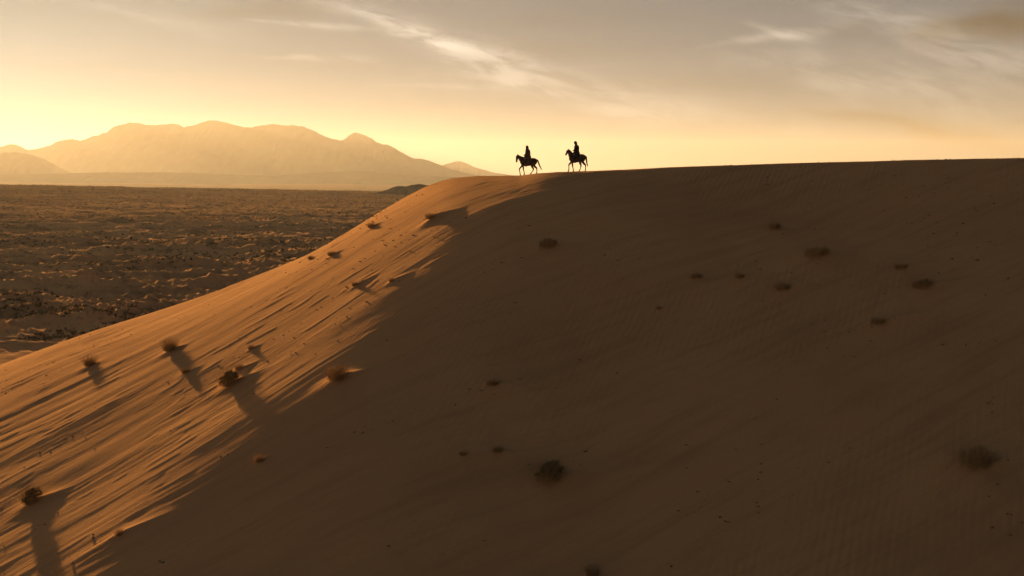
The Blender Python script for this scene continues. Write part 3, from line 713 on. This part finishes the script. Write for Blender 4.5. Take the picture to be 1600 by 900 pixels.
H1 = dict(len=1.0, neck=[(.34, 0, 1.20, .30, .17), (.50, 0, 1.33, .235, .13), (.63, 0, 1.45, .17, .095), (.76, 0, 1.56, .125, .078), (.87, 0, 1.62, .095, .07)],
    head=[(.84, 0, 1.68, .075, .062), (.875, 0, 1.60, .105, .080), (.90, 0, 1.48, .118, .080), (.925, 0, 1.33, .085, .062), (.945, 0, 1.20, .066, .052), (.95, 0, 1.12, .066, .054), (.945, 0, 1.07, .045, .045)],
    ear=(.855, 1.70, .885, 1.82), eye=(.945, 1.52),
    legs=[(True, .15, [(.46, .80), (.70, .46), (.645, .15), (.61, 0)]), (True, -.15, [(.38, .80), (.335, .43), (.255, .16), (.27, 0)]),
          (False, .15, [(-.38, .80), (-.53, .47), (-.37, .15), (-.30, 0)]), (False, -.15, [(-.58, .82), (-.84, .51), (-.845, .18), (-.81, 0)])],
    tail=[(-.84, 1.32), (-.93, 1.22), (-.99, 1.02), (-1.09, .76), (-1.25, .47)], mane=[(.36, 1.52), (.50, 1.57), (.64, 1.62), (.78, 1.69), (.86, 1.74)], hand=(.33, .05, 1.68))
H2 = dict(len=.94, neck=[(.30, 0, 1.20, .30, .17), (.42, 0, 1.36, .225, .13), (.51, 0, 1.51, .165, .095), (.58, 0, 1.65, .125, .078), (.66, 0, 1.73, .095, .07)],
    head=[(.62, 0, 1.77, .07, .062), (.665, 0, 1.72, .098, .080), (.72, 0, 1.64, .110, .080), (.775, 0, 1.54, .082, .062), (.83, 0, 1.44, .066, .052), (.865, 0, 1.38, .064, .054), (.88, 0, 1.345, .043, .045)],
    ear=(.635, 1.80, .69, 1.93), eye=(.735, 1.70),
    legs=[(True, .15, [(.41, .80), (.605, .52), (.60, .16), (.64, .02)]), (True, -.15, [(.31, .80), (.265, .43), (.205, .15), (.19, 0)]),
          (False, .15, [(-.33, .80), (-.415, .46), (-.34, .16), (-.28, 0)]), (False, -.15, [(-.56, .82), (-.82, .50), (-.83, .18), (-.82, 0)])],
    tail=[(-.79, 1.31), (-.87, 1.20), (-.89, .98), (-.91, .74), (-.99, .46)], mane=[(.30, 1.52), (.40, 1.63), (.48, 1.72), (.55, 1.79), (.61, 1.83)], hand=(.28, .05, 1.72))
P1 = dict(head=(.035, 2.36), tilt=.05, sho=(-.04, 2.10), wrist=(.33, 1.68), seed=4, robe_name='robe', robe_mat='robe',
    robe=[(-.03, 2.20, .085, .10, .01), (-.035, 2.145, .145, .20, .01), (-.04, 2.05, .175, .225, .015), (-.045, 1.88, .180, .205, .02), (-.045, 1.72, .180, .195, .03), (-.03, 1.60, .21, .25, .035), (-.01, 1.47, .275, .33, .035), (.0, 1.34, .295, .40, .03), (.01, 1.20, .30, .445, .035), (.02, 1.06, .29, .465, .045), (.02, .97, .28, .475, .05)],
    cloth_name='hood', cloth=[(.16, .02, .02, .0), (.150, .060, .052, .0), (.115, .102, .086, .1), (.06, .124, .104, .4), (.0, .130, .110, .6), (-.06, .130, .112, .62), (-.12, .132, .122, .5), (-.17, .145, .15, .25), (-.22, .165, .19, .1)])
P2 = dict(head=(.055, 2.345), tilt=.22, sho=(-.045, 2.11), wrist=(.28, 1.72), seed=9, robe_name='coat', robe_mat='coat',
    robe=[(-.02, 2.20, .080, .085, .01), (-.04, 2.15, .140, .20, .01), (-.055, 2.04, .168, .22, .015), (-.055, 1.88, .170, .20, .02), (-.045, 1.72, .160, .19, .03), (-.04, 1.60, .205, .245, .035), (-.02, 1.47, .25, .33, .03), (-.0, 1.36, .265, .39, .03), (.02, 1.22, .27, .43, .04), (.03, 1.12, .265, .45, .05)],
    cloth_name='head_wrap', cloth=[(.165, .02, .02, .0), (.152, .065, .056, .0), (.118, .105, .090, .0), (.07, .124, .108, .1), (.02, .128, .110, .5), (-.04, .124, .104, .7), (-.10, .116, .098, .8), (-.16, .115, .105, .7)])
pair(823.5, 271, math.pi, H1, P1, 'bay', 'bay horse in front, head hanging low and tail swung out behind', 'hooded rider in a long brown robe on the leading horse')
pair(898, 268, math.pi, H2, P2, 'darkcoat', 'dark horse behind, head held high and tail hanging down', 'rider in dark coat and head wrap on the second horse, looking down')

# ------------------------------------------------------------------ the dusty air
me = bpy.data.meshes.new('haze'); bm = bmesh.new(); bmesh.ops.create_cube(bm, size=1.0); bm.to_mesh(me); bm.free()
hz = bpy.data.objects.new('haze', me); COL.objects.link(hz); hz.scale = (41200, 41200, 855); hz.location = (0, 0, 332)
m = bpy.data.materials.new('haze'); m.use_nodes = True; t = m.node_tree; t.nodes.clear()
v = t.nodes.new('ShaderNodeVolumePrincipled'); o = t.nodes.new('ShaderNodeOutputMaterial'); t.links.new(v.outputs[0], o.inputs['Volume'])
v.inputs['Color'].default_value = (1.0, .97, .90, 1); v.inputs['Density'].default_value = 0.32e-4; v.inputs['Anisotropy'].default_value = .3
v.inputs['Density Attribute'].default_value = ''; v.inputs['Temperature Attribute'].default_value = ''; m.cycles.homogeneous_volume = True
me.materials.append(m); tag(hz, 'warm dusty evening air over the desert', 'haze', kind='stuff')
